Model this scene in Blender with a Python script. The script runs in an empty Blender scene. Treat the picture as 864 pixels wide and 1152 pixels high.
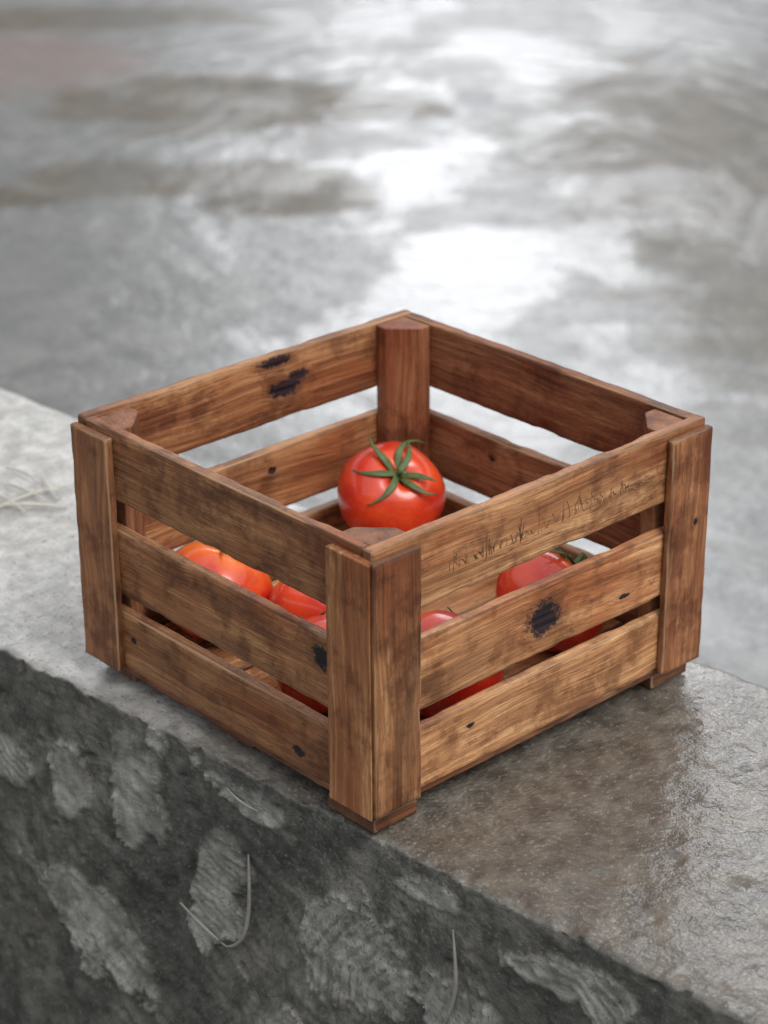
import bpy, math, random, bmesh
from math import *
from mathutils import Vector, noise, Matrix
random.seed(7)
scene=bpy.context.scene
col=scene.collection
vs=scene.view_settings
vs.view_transform='Standard'; vs.look='None'; vs.exposure=0

# ------------------------------------------------------------ helpers
def sstep(a,b,x):
    t=max(0,min(1,(x-a)/(b-a))); return t*t*(3-2*t)
def empty(name,loc=(0,0,0)):
    e=bpy.data.objects.new(name,None); e.empty_display_size=.05; e.location=loc; col.objects.link(e); return e
def mesh_obj(name,verts,faces,mat,parent=None,smooth=True,attrs=None):
    me=bpy.data.meshes.new(name); me.from_pydata(verts,[],faces); me.update()
    if smooth: me.polygons.foreach_set('use_smooth',[True]*len(me.polygons))
    if attrs:
        for k,vals in attrs.items():
            a=me.attributes.new(k,'FLOAT','POINT'); a.data.foreach_set('value',vals)
    o=bpy.data.objects.new(name,me); col.objects.link(o)
    if mat: me.materials.append(mat)
    if parent: o.parent=parent
    return o
class NT:
    def __init__(s,tree): s.t=tree; s.n=tree.nodes; s.l=tree.links
    def node(s,typ,**kw):
        n=s.n.new(typ)
        for k,v in kw.items(): setattr(n,k,v)
        return n
    def set(s,sock,v):
        if isinstance(v,bpy.types.NodeSocket): s.l.new(v,sock)
        elif v is not None: sock.default_value=v
    def math(s,op,a,b=None,c=None,clamp=False):
        n=s.node('ShaderNodeMath',operation=op,use_clamp=clamp)
        s.set(n.inputs[0],a)
        if b is not None: s.set(n.inputs[1],b)
        if c is not None: s.set(n.inputs[2],c)
        return n.outputs[0]
    def vmath(s,op,a,b=None,scale=None):
        n=s.node('ShaderNodeVectorMath',operation=op)
        s.set(n.inputs[0],a)
        if b is not None: s.set(n.inputs[1],b)
        if scale is not None: s.set(n.inputs['Scale'],scale)
        return n.outputs['Value'] if op in('LENGTH','DOT_PRODUCT','DISTANCE') else n.outputs[0]
    def noise(s,vec,scale,detail=4,rough=.55,dist=0,out=0):
        n=s.node('ShaderNodeTexNoise'); s.set(n.inputs['Vector'],vec)
        n.inputs['Scale'].default_value=scale; n.inputs['Detail'].default_value=detail
        n.inputs['Roughness'].default_value=rough; n.inputs['Distortion'].default_value=dist
        return n.outputs[out]
    def ramp(s,v,lo,hi,a=0.,b=1.,smooth=True):
        n=s.node('ShaderNodeMapRange',interpolation_type='SMOOTHSTEP' if smooth else 'LINEAR')
        s.set(n.inputs[0],v); n.inputs[1].default_value=lo; n.inputs[2].default_value=hi
        s.set(n.inputs[3],a); s.set(n.inputs[4],b); return n.outputs[0]
    def mix(s,f,a,b,mode='MIX'):
        n=s.node('ShaderNodeMix',data_type='RGBA',blend_type=mode)
        s.set(n.inputs[0],f)
        for i,v in((6,a),(7,b)):
            if isinstance(v,tuple) and len(v)==3: v=v+(1,)
            s.set(n.inputs[i],v)
        return n.outputs[2]
    def mapping(s,vec,scale=(1,1,1),loc=(0,0,0),rot=(0,0,0)):
        n=s.node('ShaderNodeMapping'); s.set(n.inputs[0],vec)
        n.inputs['Location'].default_value=loc; n.inputs['Rotation'].default_value=rot; n.inputs['Scale'].default_value=scale
        return n.outputs[0]
    def bump(s,h,strength=1,dist=.001,normal=None):
        n=s.node('ShaderNodeBump'); s.set(n.inputs['Strength'],strength); n.inputs['Distance'].default_value=dist
        s.set(n.inputs['Height'],h)
        if normal is not None: s.set(n.inputs['Normal'],normal)
        return n.outputs[0]
    def attr(s,name):
        n=s.node('ShaderNodeAttribute',attribute_name=name); return n.outputs['Fac']
    def grey(s,v):
        n=s.node('ShaderNodeCombineXYZ')
        for i in range(3): s.set(n.inputs[i],v)
        return n.outputs[0]
def newmat(name):
    m=bpy.data.materials.new(name); m.use_nodes=True
    t=NT(m.node_tree); b=m.node_tree.nodes['Principled BSDF']
    tc=t.node('ShaderNodeTexCoord')
    return m,t,b,tc.outputs['Object']

# ------------------------------------------------------------ camera (solved from the crate)
CAM=Vector((-0.95842,-1.05825,0.92820))
cd=bpy.data.cameras.new('camera'); cam=bpy.data.objects.new('camera',cd); col.objects.link(cam)
cam.location=CAM; cam.rotation_mode='XYZ'; cam.rotation_euler=(1.13536,0.00562,-0.74481)
cd.sensor_fit='VERTICAL'; cd.sensor_height=24; cd.lens=2560.05/1152*24
cd.clip_start=.05; cd.clip_end=1000
cd.dof.use_dof=True; cd.dof.focus_distance=1.72; cd.dof.aperture_fstop=4.3
scene.camera=cam

# ------------------------------------------------------------ light
SUN=Vector((0.05,-0.60,0.79)).normalized()
w=bpy.data.worlds.new('World'); scene.world=w; w.use_nodes=True
t=NT(w.node_tree); t.n.clear()
out=t.node('ShaderNodeOutputWorld'); bg=t.node('ShaderNodeBackground')
sky=t.node('ShaderNodeTexSky',sky_type='NISHITA'); sky.sun_disc=False
sky.sun_elevation=asin(SUN.z); sky.sun_rotation=atan2(SUN.x,SUN.y)
sky.air_density=1.0; sky.dust_density=5.0; sky.ozone_density=1.0
hs=t.node('ShaderNodeHueSaturation'); hs.inputs['Saturation'].default_value=.17; t.l.new(sky.outputs[0],hs.inputs['Color'])
tc=t.node('ShaderNodeTexCoord').outputs['Generated']
nd=t.vmath('NORMALIZE',tc)
cl=t.noise(t.mapping(nd,(1,1,2.2)),3.6,3,.55)
cloud=t.ramp(cl,.3,.7,.78,1.22)
sx=t.node('ShaderNodeSeparateXYZ'); t.l.new(nd,sx.inputs[0])
hor=t.ramp(sx.outputs[2],.15,.60,.50,1.42)
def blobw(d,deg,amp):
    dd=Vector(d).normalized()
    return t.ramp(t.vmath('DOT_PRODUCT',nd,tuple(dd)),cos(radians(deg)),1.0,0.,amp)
glow=t.math('ADD',blobw((.672,.674,.32),9,8.5),blobw((.70,.49,.54),14,6.4))  # bright sky spots added, aimed to reflect in the wet ground and ledge
grey=t.mix(.6,hs.outputs[0],(5.45,5.55,5.7))
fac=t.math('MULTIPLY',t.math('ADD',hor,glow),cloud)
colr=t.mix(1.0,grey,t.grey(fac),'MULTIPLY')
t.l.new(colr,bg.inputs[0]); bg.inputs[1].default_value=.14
t.l.new(bg.outputs[0],out.inputs[0])
sd=bpy.data.lights.new('sun','SUN'); sd.energy=1.4; sd.angle=radians(35); sd.color=(1,.97,.92)
so=bpy.data.objects.new('sun',sd); col.objects.link(so); so.rotation_euler=(-SUN).to_track_quat('-Z','Y').to_euler(); so.location=SUN*5

# ------------------------------------------------------------ wood materials
TONES={'light':((.150,.060,.026),(.435,.205,.086),(.66,.380,.185)),
       'mid':((.115,.044,.019),(.330,.142,.057),(.51,.265,.118)),
       'post':((.100,.037,.016),(.285,.112,.046),(.45,.210,.094)),
       'dark':((.070,.026,.013),(.185,.072,.032),(.31,.132,.060)),
       'red':((.090,.032,.015),(.260,.096,.042),(.40,.180,.083))}
_mc={}
def wood(axis,tone,knots=()):
    key=(axis,tone,tuple(knots))
    if not knots and key in _mc: return _mc[key]
    m,t,b,P=newmat('wood_'+tone)
    oi=t.node('ShaderNodeObjectInfo').outputs['Random']
    off=t.vmath('SCALE',(37.,71.,53.),None,oi)
    kmask=None; halo=None
    if knots:
        kn=t.math('MULTIPLY',t.math('SUBTRACT',t.noise(P,130,5,.8),.5),2.4)
    for (c,r) in knots:
        q=t.mapping(P,tuple(1/x for x in r),tuple(-c[i]/r[i] for i in range(3)))
        d=t.vmath('LENGTH',q)
        k=t.ramp(t.math('ADD',d,kn),.74,1.10,1.,0.)
        h=t.ramp(d,.7,2.0,1.,0.)
        kmask=k if kmask is None else t.math('MAXIMUM',kmask,k)
        halo=h if halo is None else t.math('MAXIMUM',halo,h)
    Q=t.vmath('ADD',P,off)
    if halo is not None:
        Q=t.vmath('ADD',Q,t.grey(t.math('MULTIPLY',halo,.0025)))
    def st(a,bb): return {'x':(a,bb,bb),'y':(bb,a,bb),'z':(bb,bb,a)}[axis]
    wob=t.noise(t.mapping(Q,st(5,14)),1,1,.5,0,1)
    Qw=t.vmath('ADD',Q,t.vmath('SCALE',wob,None,.024))
    broad=t.noise(t.mapping(Qw,st(4,42)),1,2,.55)
    rings=t.noise(t.mapping(Qw,st(4,270)),1,2,.65)
    fine=t.noise(t.mapping(Qw,st(30,700)),1,2,.75)
    blot=t.noise(Q,20,5,.7)
    patch=t.noise(t.mapping(Q,st(5,13)),1,3,.6)
    A,B,C=TONES[tone]
    f=t.math('ADD',t.math('MULTIPLY',broad,.50),t.math('ADD',t.math('MULTIPLY',rings,.55),t.math('MULTIPLY',fine,.35)))
    c=t.mix(t.ramp(f,.52,.72),t.mix(.25,A,B),B); c=t.mix(t.ramp(f,.68,.86),c,C)
    c=t.mix(t.ramp(patch,.48,.66,0.,.85),c,t.mix(1.,c,(.74,.50,.41),'MULTIPLY'))
    c=t.mix(t.ramp(patch,.50,.32,0.,.15),c,(.32,.19,.11))
    c=t.mix(t.ramp(fine,.55,.66,0.,.80),c,t.mix(.18,A,B))
    c=t.mix(t.ramp(blot,.46,.64,0.,.88),c,t.mix(1.,c,(.46,.38,.34),'MULTIPLY'))
    c=t.mix(1.,c,t.grey(t.ramp(oi,0,1,.82,1.22,False)),'MULTIPLY')
    e=t.attr('edge'); eg=t.attr('endgrain')
    em=t.ramp(t.math('MULTIPLY',e,t.math('ADD',blot,.15)),.36,.66,0.,.70)
    c=t.mix(em,c,(.065,.030,.016))
    c=t.mix(t.ramp(t.math('MULTIPLY',e,t.math('SUBTRACT',1.12,patch)),.50,.72,0.,.60),c,(.55,.34,.19))
    c=t.mix(t.math('MULTIPLY',eg,.6),c,(.12,.057,.030))
    if kmask is not None:
        c=t.mix(t.math('MULTIPLY',halo,.30),c,A)
        c=t.mix(kmask,c,t.mix(t.ramp(rings,.4,.6),(.004,.003,.006),(.032,.014,.020)))
    t.l.new(c,b.inputs['Base Color'])
    t.l.new(t.ramp(rings,.3,.7,.45,.70),b.inputs['Roughness'])
    b.inputs['Specular IOR Level'].default_value=.42
    h=t.math('ADD',t.math('MULTIPLY',fine,.6),t.math('MULTIPLY',rings,.5))
    if kmask is not None: h=t.math('SUBTRACT',h,t.math('MULTIPLY',kmask,.9))
    t.l.new(t.bump(h,.75,.0015),b.inputs['Normal'])
    if not knots: _mc[key]=m
    return m

# ------------------------------------------------------------ plank builder
def plank(name,parent,axis,lo,hi,mat,seed=0,jit=.0004,warp=.0008):
    """box lo..hi, grain along axis, soft worn edges, 'edge' and 'endgrain' attributes"""
    ax='xyz'.index(axis); o=[i for i in range(3) if i!=ax]
    L=hi[ax]-lo[ax]; W=hi[o[0]]-lo[o[0]]; H=hi[o[1]]-lo[o[1]]
    b=.0010
    def side(n0):
        s=[b]; m=min(.0036,n0*.3); s.append(m); k=max(1,int((n0-2*m)/.012))
        for i in range(1,k): s.append(m+(n0-2*m)*i/k)
        s+= [n0-m,n0-b]; return s
    prof=[]
    for u in side(W): prof.append((u,0,1 if u in(b,W-b) else 0))
    for v in side(H): prof.append((W,v,1 if v in(b,H-b) else 0))
    for u in reversed(side(W)): prof.append((u,H,1 if u in(b,W-b) else 0))
    for v in reversed(side(H)): prof.append((0,v,1 if v in(b,H-b) else 0))
    st=[(0,1,1),(b,1,0),(.004,0,0)]
    k=max(2,int((L-.008)/.005))
    for i in range(1,k): st.append((.004+(L-.008)*i/k,0,0))
    st+=[(L-.004,0,0),(L-b,1,0),(L,1,1)]
    V=[];E=[];G=[];F=[]
    n=len(prof)
    sv=Vector((seed*3.1,seed*1.7,seed*.9))
    for (s,e1,g) in st:
        wx=noise.noise(Vector((s*6,0,0))+sv)*warp; wy=noise.noise(Vector((s*6,9,0))+sv)*warp*.5
        for (u,v,e) in prof:
            uu,vv=u,v
            if g:
                uu=b+(u/W)*(W-2*b); vv=b+(v/H)*(H-2*b)
            if e:
                c=noise.noise(Vector((s*70,u*60,v*60))+sv)
                c2=max(0,noise.noise(Vector((s*28,u*40+5,v*40))+sv)-.2)*2.2
                du=(W/2-uu); dv=(H/2-vv)
                a=jit*c+.0015*c2
                uu+=copysign(1,du)*a; vv+=copysign(1,dv)*a
            p=[0,0,0]; p[ax]=lo[ax]+s; p[o[0]]=lo[o[0]]+uu+wx; p[o[1]]=lo[o[1]]+vv+wy
            V.append(tuple(p)); E.append(float(max(e,e1))); G.append(float(g))
    for i in range(len(st)-1):
        for j in range(n):
            a=i*n+j; c=i*n+(j+1)%n
            F.append((a,c,c+n,a+n))
    for i,rev in((0,True),(len(st)-1,False)):
        base=len(V)
        for j in range(n): V.append(V[i*n+j]); E.append(.6); G.append(1.)
        cp=[0,0,0]
        for j in range(n):
            for q in range(3): cp[q]+=V[i*n+j][q]/n
        V.append(tuple(cp)); E.append(0.); G.append(1.)
        for j in range(n):
            f=(base+j,base+(j+1)%n,base+n)
            F.append(f[::-1] if rev else f)
    ob=mesh_obj(name,V,F,mat,parent,True,{'edge':E,'endgrain':G})
    bm=bmesh.new(); bm.from_mesh(ob.data)
    bmesh.ops.recalc_face_normals(bm,faces=bm.faces); bm.to_mesh(ob.data); bm.free()
    return ob
def prism(name,parent,poly,z0,z1,mat,bev=.001):
    n=len(poly); V=[];F=[]
    zs=[z0+(z1-z0)*i/14 for i in range(15)]
    for z in zs:
        for (x,y) in poly: V.append((x+noise.noise(Vector((z*9,x*5,y*5)))*.0006,y+noise.noise(Vector((z*9,x*5+7,y*5)))*.0006,z))
    for i in range(14):
        for j in range(n): F.append((i*n+j,i*n+(j+1)%n,(i+1)*n+(j+1)%n,(i+1)*n+j))
    F.append(tuple(range(n))[::-1]); F.append(tuple(14*n+j for j in range(n)))
    ob=mesh_obj(name,V,F,mat,parent,False,{'edge':[0.]*len(V),'endgrain':[0.]*len(V)})
    bm=bmesh.new(); bm.from_mesh(ob.data); bmesh.ops.recalc_face_normals(bm,faces=bm.faces); bm.to_mesh(ob.data); bm.free()
    md=ob.modifiers.new('bev','BEVEL'); md.width=bev; md.segments=2; md.limit_method='ANGLE'; md.angle_limit=radians(25)
    return ob

# ------------------------------------------------------------ crate
W1=.36; W2=.350; H=.2323; TH=.0098; T=.0075; PW=.0475; ZP=.2265
crate=empty('wooden_crate')
bands=[(.1720,H),(.0875,.1460),(.0195,.0720)]
g=.0006
right_k=[(),(((.178,0,.117),(.0180,.02,.0150)),((.270,0,.104),(.008,.02,.0022)),((.325,0,.136),(.003,.02,.003))),(((.10,0,.054),(.004,.02,.002)),)]
left_k=[(),(((0,.055,.128),(.02,.0105,.0100)),),(((0,.084,.035),(.02,.0070,.0048)),((0,.29,.05),(.02,.004,.003)))]
bl_k=[(((.199,W2-TH,.2265),(.017,.02,.0050)),((.210,W2-TH,.200),(.0170,.02,.0080)),((.224,W2-TH,.208),(.012,.02,.0050))),(((.193,W2-TH,.127),(.004,.02,.0035)),),()]
br_k=[(),(((W1-TH,.228,.127),(.02,.004,.003)),),()]
for i,(a,b) in enumerate(bands):
    n=('top','middle','bottom')[i]
    plank('right_slat_'+n,crate,'x',(0,0,a),(W1,TH,b),wood('x','light',right_k[i]),i+1)
    plank('left_slat_'+n,crate,'y',(0,TH+g,a),(TH,W2-TH-g,b-.0002),wood('y','mid',left_k[i]),i+11)
    plank('back_left_slat_'+n,crate,'x',(0,W2-TH,a),(W1,W2,b),wood('x','mid',bl_k[i]),i+21)
    plank('back_right_slat_'+n,crate,'y',(W1-TH,TH+g,a),(W1,W2-TH-g,b-.0003),wood('y','red',br_k[i]),i+31)
zb=.018
plank('post_right_face_far',crate,'z',(W1-PW+.001,-T-.0002,zb),(W1+.001,-.0002,ZP),wood('z','post',(((.345,-T,.148),(.0028,.02,.0028)),)),41)
plank('post_left_face_far',crate,'z',(-T-.0002,W2-PW,zb),(-.0002,W2,ZP),wood('z','post'),42)
plank('post_right_face_near',crate,'z',(-.0050,-T-.0003,zb),(PW-.0065,-.0003,ZP),wood('z','mid'),43)
prism('post_left_face_near',crate,[(-.0004,PW-.0065),(-T-.0003,PW-.0065),(-T-.0003,-T+.0012),(-.0058,-.0046),(-.0004,-.0003)],zb-.001,ZP,wood('z','mid'))
a_,c_=.034,.012
def corner(sx,sy,nm,top):
    x0=TH+g if sx>0 else W1-TH-g; y0=TH+g if sy>0 else W2-TH-g
    P=[(0,0),(a_,0),(a_,c_),(c_,a_),(0,a_)]
    prism('corner_block_'+nm,crate,[(x0+sx*p,y0+sy*q) for p,q in P],.0275,top,wood('z','dark' if nm!='back' else 'red'))
corner(1,1,'near',H-.002); corner(-1,1,'right',H-.003); corner(1,-1,'left',H-.003); corner(-1,-1,'back',H-.002)
ny=6; bw=(W2-2*TH-.004)/ny
for i in range(ny):
    y=TH+.002+i*bw
    plank('floor_board_%d'%i,crate,'x',(TH+.0012,y,.0200),(W1-TH-.0012,y+bw-.006,.0265),wood('x','light'),50+i)
for nm,lo,hi,ax in(('runner_left',(.0030,.004,.0125),(.034,W2-.004,.0188),'y'),('runner_right',(W1-.034,.004,.0125),(W1-.003,W2-.004,.0188),'y'),
                   ('runner_front',(.0345,.0030,.0126),(W1-.0345,.030,.0189),'x'),('runner_rear',(.0345,W2-.030,.0126),(W1-.0345,W2-.003,.0189),'x')):
    plank(nm,crate,ax,lo,hi,wood(ax,'dark'),60)
for nm,x,y,tn,sx,sy in(('near',.0005,.0000,'post',.044,.052),('left',.0105,.3085,'dark',.045,.040),('right',W1-.046,.004,'dark',.045,.045),('back',W1-.05,W2-.045,'dark',.05,.045),('side',.013,.157,'dark',.03,.045)):
    plank('foot_'+nm,crate,'x',(x,y,.0002),(x+sx,y+sy,.0123),wood('x',tn),70)

m,t,b,P=newmat('burnt_engraving')
t.l.new(t.mix(t.ramp(t.noise(P,90,3),.42,.58),(.30,.140,.060),(.110,.048,.022)),b.inputs['Base Color']); b.inputs['Roughness'].default_value=.8
cu=bpy.data.curves.new('engraving','CURVE'); cu.dimensions='3D'; cu.bevel_depth=.00036; cu.bevel_resolution=0
def stroke(pts):
    sp=cu.splines.new('POLY'); sp.points.add(len(pts)-1)
    for i,(x,z) in enumerate(pts):
        sp.points[i].co=(x,.00003,z,1); sp.points[i].radius=.7+.8*random.random()
rr=random.Random(3)
x=.078
while x<.285:
    big=rr.random()<.35; wdt=rr.uniform(.004,.010); h=rr.uniform(.010,.018) if big else rr.uniform(.005,.009)
    zc=.197+(x-.078)*.02+rr.uniform(-.001,.001)
    if x>.235: h*=.5; wdt*=.6
    pts=[];N=10; ph=rr.uniform(0,6)
    for i in range(N+1):
        u=i/N
        pts.append((x+wdt*u+.0024*sin(2*pi*u*1.5+ph), zc-.005+h*abs(sin(pi*u*rr.choice((1,2))))+rr.uniform(-.0008,.0008)))
    stroke(pts)
    if big: stroke([(x+wdt*.3,zc-.007),(x+wdt*.45,zc+h*.8)])
    x+=wdt+rr.uniform(.0004,.003)
stroke([(.080+i*.006,.1885+.0006*sin(i*1.3)) for i in range(18)])
co=bpy.data.objects.new('engraving',cu); col.objects.link(co); co.parent=crate; cu.materials.append(m)

# ------------------------------------------------------------ tomatoes
def tomato_mat(idx,orange):
    m,t,b,P=newmat('tomato_skin')
    n1=t.noise(P,22,3,.5); sep=t.node('ShaderNodeSeparateXYZ'); t.l.new(P,sep.inputs[0])
    c=t.mix(t.ramp(n1,.35,.68),(.54,.016,.009),(.72,.055,.014))
    zz=t.math('ADD',sep.outputs[2],t.math('MULTIPLY',t.math('SUBTRACT',n1,.5),.05))
    c=t.mix(t.ramp(zz,.012,.040,0.,orange),c,(.86,.19,.022))
    sp=t.noise(P,500,1,.5); c=t.mix(t.ramp(sp,.64,.74,0.,.35),c,(.85,.22,.06))
    t.l.new(c,b.inputs['Base Color'])
    b.inputs['Roughness'].default_value=.32
    b.inputs['Coat Weight'].default_value=.65; b.inputs['Coat Roughness'].default_value=.07
    t.l.new(t.bump(n1,.22,.004),b.inputs['Normal'])
    return m
mg,t,b,P=newmat('tomato_leaf_green')
t.l.new(t.mix(t.noise(P,120,2),(.030,.065,.014),(.12,.17,.055)),b.inputs['Base Color']); b.inputs['Roughness'].default_value=.55
def tomato(center,r,tilt,az,spin,seed,orange=.3,leaf=1.0,flat=.84):
    rr=random.Random(seed)
    root=empty('tomato',center)
    V=[];F=[];nu,nv=72,44
    ph=[rr.uniform(0,6.28) for _ in range(4)]
    def surf(th,ph_):
        lob=1+.022*cos(5*ph_+ph[0])*sin(th)+.016*cos(3*ph_+ph[1])*sin(th)+.012*cos(2*ph_+ph[2])
        rad=r*lob*(sin(th)**.90 if sin(th)>0 else 0)
        z=r*flat*cos(th)
        q=rad/r
        rib=(1+.30*cos(5*ph_+ph[0])+.18*cos(7*ph_+ph[3]))
        if th<pi/2: z-= r*.19*exp(-(q/.28)**2)*rib
        else: z+= r*.06*exp(-(q/.16)**2)
        return Vector((rad*cos(ph_),rad*sin(ph_),z))
    V.append(surf(0,0))
    for i in range(1,nv):
        for j in range(nu): V.append(surf(pi*i/nv,2*pi*j/nu))
    V.append(surf(pi,0))
    for j in range(nu): F.append((0,1+j,1+(j+1)%nu))
    for i in range(nv-2):
        for j in range(nu):
            a=1+i*nu+j; b_=1+i*nu+(j+1)%nu; F.append((a,a+nu,b_+nu,b_))
    last=len(V)-1
    for j in range(nu): F.append((last,1+(nv-2)*nu+(j+1)%nu,1+(nv-2)*nu+j))
    mesh_obj('flesh',[tuple(v) for v in V],F,tomato_mat(seed,orange),root)
    V=[];F=[]
    ns=7
    for k in range(ns):
        a0=2*pi*k/ns+rr.uniform(-.22,.22); L=r*rr.uniform(.66,.98)*leaf; lift=rr.uniform(.0,.75); curl=rr.uniform(-1.1,1.1)
        base=len(V);N=14
        for i in range(N+1):
            u=i/N; d=.03*r+L*u*(1-.12*u)
            ang=a0+curl*u*u*.7
            q=min(d/r,.97); th=asin(min(1,q**(1/.90)))
            sp=surf(th,ang)
            z=sp.z+r*(.018+lift*.5*u**2.6)+ (r*.05*(1-u))
            wd=r*(.012+.058*sin(pi*min(1,(u*.8+.16)))**1.3*(1-u)**.6)*leaf
            for sgn,dz in((-1,.02*r),(0,-.012*r),(1,.02*r)):
                V.append((d*cos(ang)-sgn*wd*sin(ang),d*sin(ang)+sgn*wd*cos(ang),z+dz*(1-u)))
        for i in range(N):
            for j in range(2):
                a=base+i*3+j; F.append((a,a+1,a+4,a+3))
    cal=mesh_obj('calyx',V,F,mg,root)
    md=cal.modifiers.new('s','SOLIDIFY'); md.thickness=.0008; md.offset=1
    V=[];F=[];n=8;z0=r*flat-.17*r*1.1
    for i in range(8):
        u=i/7; rad=r*(.070-.03*u+(.05 if i==0 else 0)+(.012 if i==7 else 0)); cx=r*.16*u*u
        for j in range(n): V.append((cx+rad*cos(j*2*pi/n),rad*sin(j*2*pi/n),z0+u*r*.32))
    for i in range(7):
        for j in range(n): F.append((i*n+j,i*n+(j+1)%n,(i+1)*n+(j+1)%n,(i+1)*n+j))
    F.append(tuple(7*n+j for j in range(n)))
    mesh_obj('stem',V,F,mg,root)
    root.rotation_euler=(Matrix.Rotation(az,4,'Z')@Matrix.Rotation(tilt,4,'Y')@Matrix.Rotation(spin,4,'Z')).to_euler()
    return root
toc=radians(227)
Z0=.0266
tomato((.279,.2815,.0975),.0475,radians(36),toc+.30,.4,1,.15,1.12)
tomato((.229,.229,Z0+.036*.86),.0365,radians(12),1.0,.4,2,.2)
tomato((.083,.286,Z0+.0470*.88),.0485,radians(26),toc+2.1,.9,3,.9,.8)
tomato((.128,.208,Z0+.041*.86),.0415,radians(40),toc+3.0,.1,4,.7,.8)
tomato((.072,.132,Z0+.0425*.88),.0430,radians(60),toc+3.2,.1,5,.6,.8)
tomato((.134,.062,Z0+.045*.88),.0460,radians(75),toc+2.6,.1,6,.6,.8)
tomato((.276,.083,Z0+.0465*.88),.0475,radians(36),radians(-18),.7,7,.3,.95)

# ------------------------------------------------------------ parapet ledge
ml,t,b,P=newmat('wet_concrete')
mort=t.attr('mortar'); top=t.attr('topface'); wet=t.attr('wet')
n2=t.noise(P,38,5,.7); n3=t.noise(P,300,3,.7); n0=t.noise(P,6,2,.5)
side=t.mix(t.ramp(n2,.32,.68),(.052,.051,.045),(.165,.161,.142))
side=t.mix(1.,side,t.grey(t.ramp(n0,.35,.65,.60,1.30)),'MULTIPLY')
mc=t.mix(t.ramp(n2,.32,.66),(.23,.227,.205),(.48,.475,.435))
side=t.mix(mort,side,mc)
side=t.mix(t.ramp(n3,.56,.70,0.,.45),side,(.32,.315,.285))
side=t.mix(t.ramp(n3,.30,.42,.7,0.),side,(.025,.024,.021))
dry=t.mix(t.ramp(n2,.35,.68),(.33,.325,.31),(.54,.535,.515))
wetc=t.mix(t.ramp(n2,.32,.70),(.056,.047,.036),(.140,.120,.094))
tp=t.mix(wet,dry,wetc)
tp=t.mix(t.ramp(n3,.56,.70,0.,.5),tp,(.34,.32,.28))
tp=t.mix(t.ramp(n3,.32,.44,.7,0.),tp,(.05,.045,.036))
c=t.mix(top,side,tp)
t.l.new(c,b.inputs['Base Color'])
t.l.new(t.ramp(n2,.3,.7,.42,.75),b.inputs['Roughness'])
wn=t.noise(P,17,3,.6,.5)
film=t.math('MULTIPLY',t.ramp(t.math('ADD',wn,t.math('MULTIPLY',wet,.20)),.50,.62),t.math('ADD',.30,t.math('MULTIPLY',top,.70)))
t.l.new(film,b.inputs['Coat Weight']); b.inputs['Coat Roughness'].default_value=.035; b.inputs['Coat IOR'].default_value=1.42
t.l.new(t.bump(t.math('ADD',t.math('MULTIPLY',n3,.6),t.math('MULTIPLY',n2,.9)),.8,.0030),b.inputs['Normal'])
t.l.new(t.bump(t.math('ADD',t.noise(P,110,3,.7),t.math('MULTIPLY',n2,1.)),.50,.0024),b.inputs['Coat Normal'])

ang=atan(.084); LW=.385
prof=[]
dz=.5
def fr(a,bv,st_):
    n=max(1,int(abs(bv-a)/st_)); return [a+(bv-a)*i/n for i in range(n+1)]
for z in fr(-dz,-.35,.02)[:-1]+fr(-.35,-.004,.0023): prof.append((0,z,-1,0))
for k in(1,2): q=k/3*pi/2; prof.append((.004-.004*cos(q),-.004+.004*sin(q),-cos(q),sin(q)))
for x in fr(.004,LW-.006,.0036): prof.append((x,0,0,1))
for k in(1,2): q=k/3*pi/2; prof.append((LW-.006+.006*sin(q),-.006+.006*cos(q),sin(q),cos(q)))
for z in fr(-.006,-dz,.02): prof.append((LW,z,1,0))
ys=fr(-2.2,-.6,.05)[:-1]+fr(-.6,-.42,.008)[:-1]+fr(-.42,.62,.0023)[:-1]+fr(.62,1.2,.006)[:-1]+fr(1.2,3.0,.05)
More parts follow.
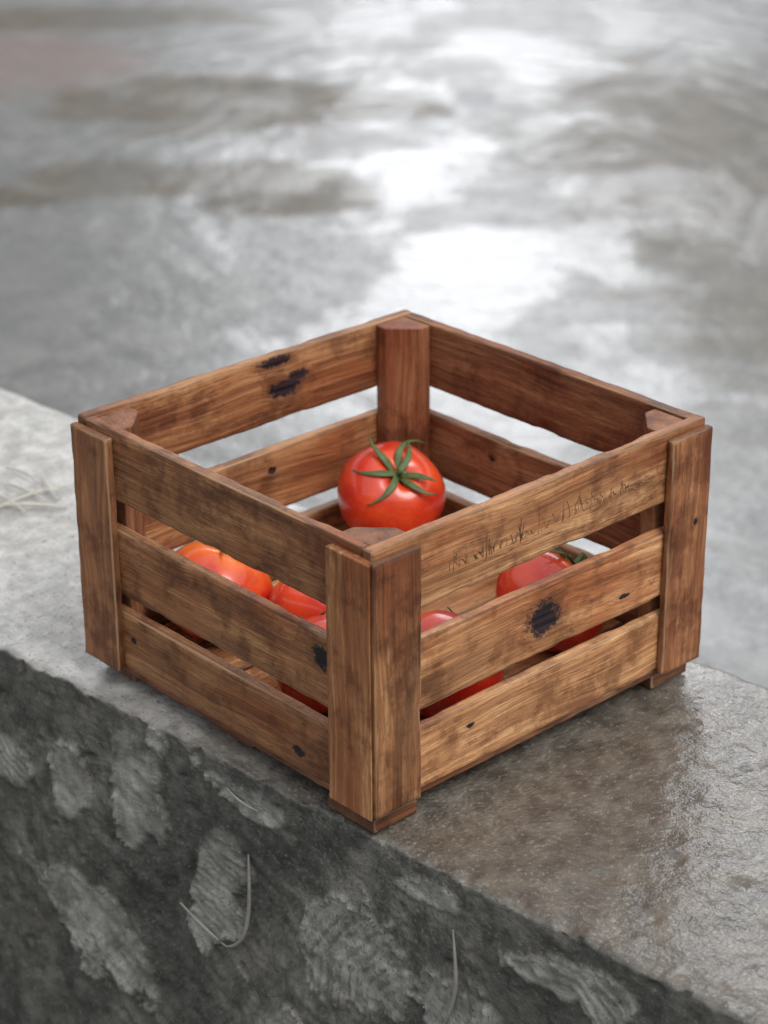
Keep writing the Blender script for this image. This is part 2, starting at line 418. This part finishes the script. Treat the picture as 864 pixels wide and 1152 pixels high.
# smears: centre y,z, half sizes, tilt, ridge strength
pat=[(.270,-.075,.036,.048,.5,1.),(.355,-.10,.030,.050,-.5,.5),(.180,-.135,.036,.070,.35,.6),(.02,-.120,.060,.058,-.5,1.),(-.085,-.150,.045,.070,.6,.6),
     (-.19,-.045,.08,.022,.15,.7),(.14,-.030,.055,.014,.1,.4),(.34,-.24,.09,.04,.4,.5),(.47,-.10,.05,.04,0,.8),(.09,-.25,.06,.04,-.3,.7),(-.05,-.025,.05,.010,0,.4),(-.26,-.11,.05,.05,.4,1.),(.235,-.025,.02,.02,0,.5)]
V=[];MO=[];TP=[];WT=[]
for y in ys:
    for (x,z,nx,nz) in prof:
        m_=0; d=0
        if nx<0 and -.6<y<1.2:
            wx_=.026*noise.noise(Vector((y*11,z*11,61))); wz_=.026*noise.noise(Vector((y*11,z*11,71)))
            wv=noise.noise(Vector((y*16,z*16,1)))+.4*noise.noise(Vector((y*40,z*40,1)))
            fz=noise.fractal(Vector((y*28,z*28,4)),.8,2.1,5)
            for k,(py,pz,ry,rz,tl,rs_) in enumerate(pat):
                y2=y+wx_; z2=z+wz_
                yy=(y2-py)*cos(tl)+(z2-pz)*sin(tl); zz=-(y2-py)*sin(tl)+(z2-pz)*cos(tl)
                d0=sqrt((yy/ry)**2+(zz/rz)**2)
                if d0>1.9: continue
                dd=d0+.36*fz
                mm=1-sstep(.84,.92,dd); ms=1-sstep(.65,.96,dd)
                lip=exp(-((dd-.84)/.055)**2)*sstep(-.3,.2,noise.noise(Vector((y*15,z*15,77))))
                if mm>0 or lip>.02:
                    sy=(-.09,.10,.02)[k%3]; sz=(-.06,.05,-.11)[k%3]
                    ra=sqrt((y-py-sy)**2+(z-pz-sz)**2)+.011*wv
                    rdg=.6*sin(ra*2*pi/.0088)+.5*sin(ra*2*pi/.0053+k)
                    am=rs_*sstep(-.3,.2,noise.noise(Vector((y*13,z*13,k+30))))
                    dk=mm*(.0022+.0013*rdg*am)+lip*.0030
                    if dk>d: d=dk
                    m_=max(m_,ms*(.66+.34*rdg*am+.30*fz)+lip*.35)
        if nx<0:
            d+=.0050*noise.noise(Vector((y*7,z*7,3)))+.0034*noise.fractal(Vector((y*24,z*24,8)),.8,2.1,5)
            d+=.0018*noise.noise(Vector(((y+z*.5)*12,(z-y*.45)*85,17)))*sstep(-.1,.3,noise.noise(Vector((y*8,z*8,44))))
            pit=noise.noise(Vector((y*55,z*55,20))); d-=.0040*sstep(.38,.58,pit)
        if nz>0:
            dt=.0012*noise.noise(Vector((x*9,y*9,3)))+.0009*noise.fractal(Vector((x*40,y*40,8)),.8,2.1,4)-.0012
            dt-=.0020*sstep(.5,.7,noise.noise(Vector((x*35,y*35,31))))
            dt-=exp(-(x/.012)**2)*.006*max(0,noise.fractal(Vector((y*30,2,1)),.8,2,4)+.15)
            dt-=exp(-((LW-x)/.012)**2)*.003*max(0,noise.noise(Vector((y*30,9,1)))+.3)
        else: dt=0
        xx=x+nx*d if nx<0 else x+nx*.001*noise.noise(Vector((y*20,z*20,8)))
        V.append((xx,y,z+nz*dt))
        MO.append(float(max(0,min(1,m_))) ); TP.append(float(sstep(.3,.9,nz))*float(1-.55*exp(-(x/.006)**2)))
        WT.append(1-sstep(-.05,.36,y+(x-.2)*.35+.16*noise.noise(Vector((x*9,y*9,50)))))
n=len(prof);F=[]
for i in range(len(ys)-1):
    for j in range(n-1):
        a=i*n+j; F.append((a,a+n,a+n+1,a+1))
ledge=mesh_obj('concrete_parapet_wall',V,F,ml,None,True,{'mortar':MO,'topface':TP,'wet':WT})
ledge.rotation_euler=(0,0,ang); ledge.location=(.0005,0,0)
up=[p for p in ledge.data.polygons if abs(p.normal.z)>.8]
if sum(p.normal.z for p in up)<0: ledge.data.flip_normals()

def fibre(name,pts,rad,parent,mt):
    cu=bpy.data.curves.new(name,'CURVE'); cu.dimensions='3D'; cu.bevel_depth=rad; cu.bevel_resolution=2; cu.resolution_u=8
    sp=cu.splines.new('NURBS'); sp.points.add(len(pts)-1); sp.order_u=3; sp.use_endpoint_u=True
    for i,p in enumerate(pts): sp.points[i].co=(*p,1); sp.points[i].radius=1-.6*abs(2*i/(len(pts)-1)-1)**2
    o=bpy.data.objects.new(name,cu); col.objects.link(o); cu.materials.append(mt); o.parent=parent; return o
mt1,t,b,P=newmat('mortar_caked_twig')
t.l.new(t.mix(t.noise(P,60,3),(.15,.145,.125),(.38,.37,.33)),b.inputs['Base Color']); b.inputs['Roughness'].default_value=.7
mt2,t,b,P=newmat('dry_straw')
t.l.new(t.mix(t.noise(P,60,3),(.30,.28,.23),(.62,.60,.54)),b.inputs['Base Color']); b.inputs['Roughness'].default_value=.6
tw=empty('dry_twig')
def wl(y,z,o=.0025): return (-.084*y-o,y,z)
fibre('stalk_a',[wl(.133,-.075),wl(.130,-.10,.005),wl(.134,-.13,.003),wl(.138,-.155,.005),wl(.152,-.172,.006),wl(.165,-.178,.002)],.0018,tw,mt1)
fibre('stalk_b',[wl(.160,-.176,.004),wl(.185,-.168,.007),wl(.215,-.158,.004)],.0019,tw,mt1)
fibre('stalk_c',[wl(-.080,-.045),wl(-.086,-.08,.005),wl(-.083,-.10,.003),wl(-.080,-.115,.004),wl(-.070,-.14)],.0019,tw,mt1)
fibre('stalk_d',[wl(.155,-.022),wl(.140,-.028,.006),wl(.118,-.028,.004)],.0015,tw,mt1)
st_=empty('straw')
rs=random.Random(5)
def wp(r_,f_): return (.153+f_*.678+r_*.735,.644+f_*.735-r_*.678)
for i,(r0,f0,r1,f1,rd) in enumerate([(-.045,.002,.024,-.004,.0032),(-.05,-.012,.010,.045,.0026),(-.045,.055,.002,.012,.0024),(-.010,.075,.012,.018,.0022),(-.05,.095,-.012,.058,.0022),(-.03,.032,.016,.036,.0020),(-.05,.030,-.015,-.012,.0022)]):
    x0,y0=wp(r0,f0); x1,y1=wp(r1,f1)
    mx=(x0+x1)/2+rs.uniform(-.005,.005); my=(y0+y1)/2+rs.uniform(-.005,.005)
    fibre('stalk_%d'%i,[(x0,y0,.0025),(mx,my,.0080),(x1,y1,.0025)],rd,st_,mt2)

# ------------------------------------------------------------ ground behind
mgr,t,b,P=newmat('wet_ground')
n2=t.noise(P,9,4,.7,.3); n3=t.noise(P,55,3,.7); big=t.noise(t.mapping(P,(1,.75,1)),2.6,4,.65,.5)
base=t.mix(t.ramp(n2,.3,.7),(.058,.058,.054),(.135,.134,.126))
base=t.mix(t.ramp(n3,.52,.68,0.,.5),base,(.23,.225,.210))
brown=t.mix(t.ramp(n2,.3,.7),(.040,.031,.016),(.092,.072,.042))
bn=t.math('MULTIPLY',t.math('SUBTRACT',t.noise(P,5,4,.65),.5),2.0)
def blob(cx,cy,rx,ry,soft=.6,am=1.):
    q=t.mapping(P,(1/rx,1/ry,0),(-cx/rx,-cy/ry,0)); d=t.math('ADD',t.vmath('LENGTH',q),bn)
    return t.ramp(d,1-soft*.5,1+soft*.5,am,0.)
pm=None
for a in[(-.40,5.42,.42,.26,.5),(-.45,4.80,.34,.15,.5),(-.20,4.62,.18,.12,.5),(-.95,4.65,.25,.10),(-.85,6.35,.5,.15),(.75,5.0,.42,.85,.9,.9),(.80,4.1,.34,.65,.9,.75),(-.05,5.35,.18,.10,.5)]:
    k=blob(*a); pm=k if pm is None else t.math('MAXIMUM',pm,k)
pud=t.ramp(big,.40,.60)
c=t.mix(pm,base,brown)
c=t.mix(t.math('MULTIPLY',pud,.40),c,(.052,.050,.045))
c=t.mix(blob(-.98,5.85,.32,.30,1.,.70),c,(.125,.062,.040))
def spot(cx,cy,rx,ry,am,cc,c):
    q=t.mapping(P,(1/rx,1/ry,0),(-cx/rx,-cy/ry,0)); return t.mix(t.ramp(t.math('ADD',t.vmath('LENGTH',q),t.math('MULTIPLY',bn,.4)),.8,1.1,am,0.),c,cc)
c=spot(.215,5.47,.062,.085,1.,(.010,.010,.012),c)
c=spot(.22,4.45,.03,.035,.7,(.03,.03,.03),c); c=spot(.22,6.6,.06,.06,.8,(.02,.02,.02),c)
c=spot(1.15,6.8,.22,.25,.8,(.45,.44,.42),c)
t.l.new(c,b.inputs['Base Color'])
b.inputs['Roughness'].default_value=.6
t.l.new(t.math('SUBTRACT',t.ramp(pud,0,1,.65,1.),t.math('MULTIPLY',pm,.50)),b.inputs['Coat Weight'])
b.inputs['Coat IOR'].default_value=1.42
t.l.new(t.ramp(pud,0,1,.15,.07),b.inputs['Coat Roughness'])
ring=t.node('ShaderNodeTexWave',wave_type='RINGS',rings_direction='SPHERICAL',wave_profile='SIN')
t.l.new(t.mapping(P,(1,.8,1),(-.10,-3.75,0)),ring.inputs['Vector']); ring.inputs['Scale'].default_value=3.2; ring.inputs['Distortion'].default_value=9; ring.inputs['Detail'].default_value=3; ring.inputs['Detail Scale'].default_value=1.2
wv=t.math('ADD',t.noise(t.mapping(P,(1,1.3,1)),13,4,.65,.4),t.math('ADD',t.math('MULTIPLY',n3,.45),t.math('MULTIPLY',ring.outputs['Fac'],.22)))
t.l.new(t.bump(t.math('ADD',n3,n2),.6,.006),b.inputs['Normal'])
t.l.new(t.bump(wv,t.ramp(pud,0,1,.60,.36),.006),b.inputs['Coat Normal'])
S=150
gr=mesh_obj('ground',[(-S,-S,0),(S,-S,0),(S,S,0),(-S,S,0)],[(0,1,2,3)],mgr,None,False)
gr.location=(CAM.x,CAM.y,-.5+.001); gr.rotation_euler=(0,0,-.7448)
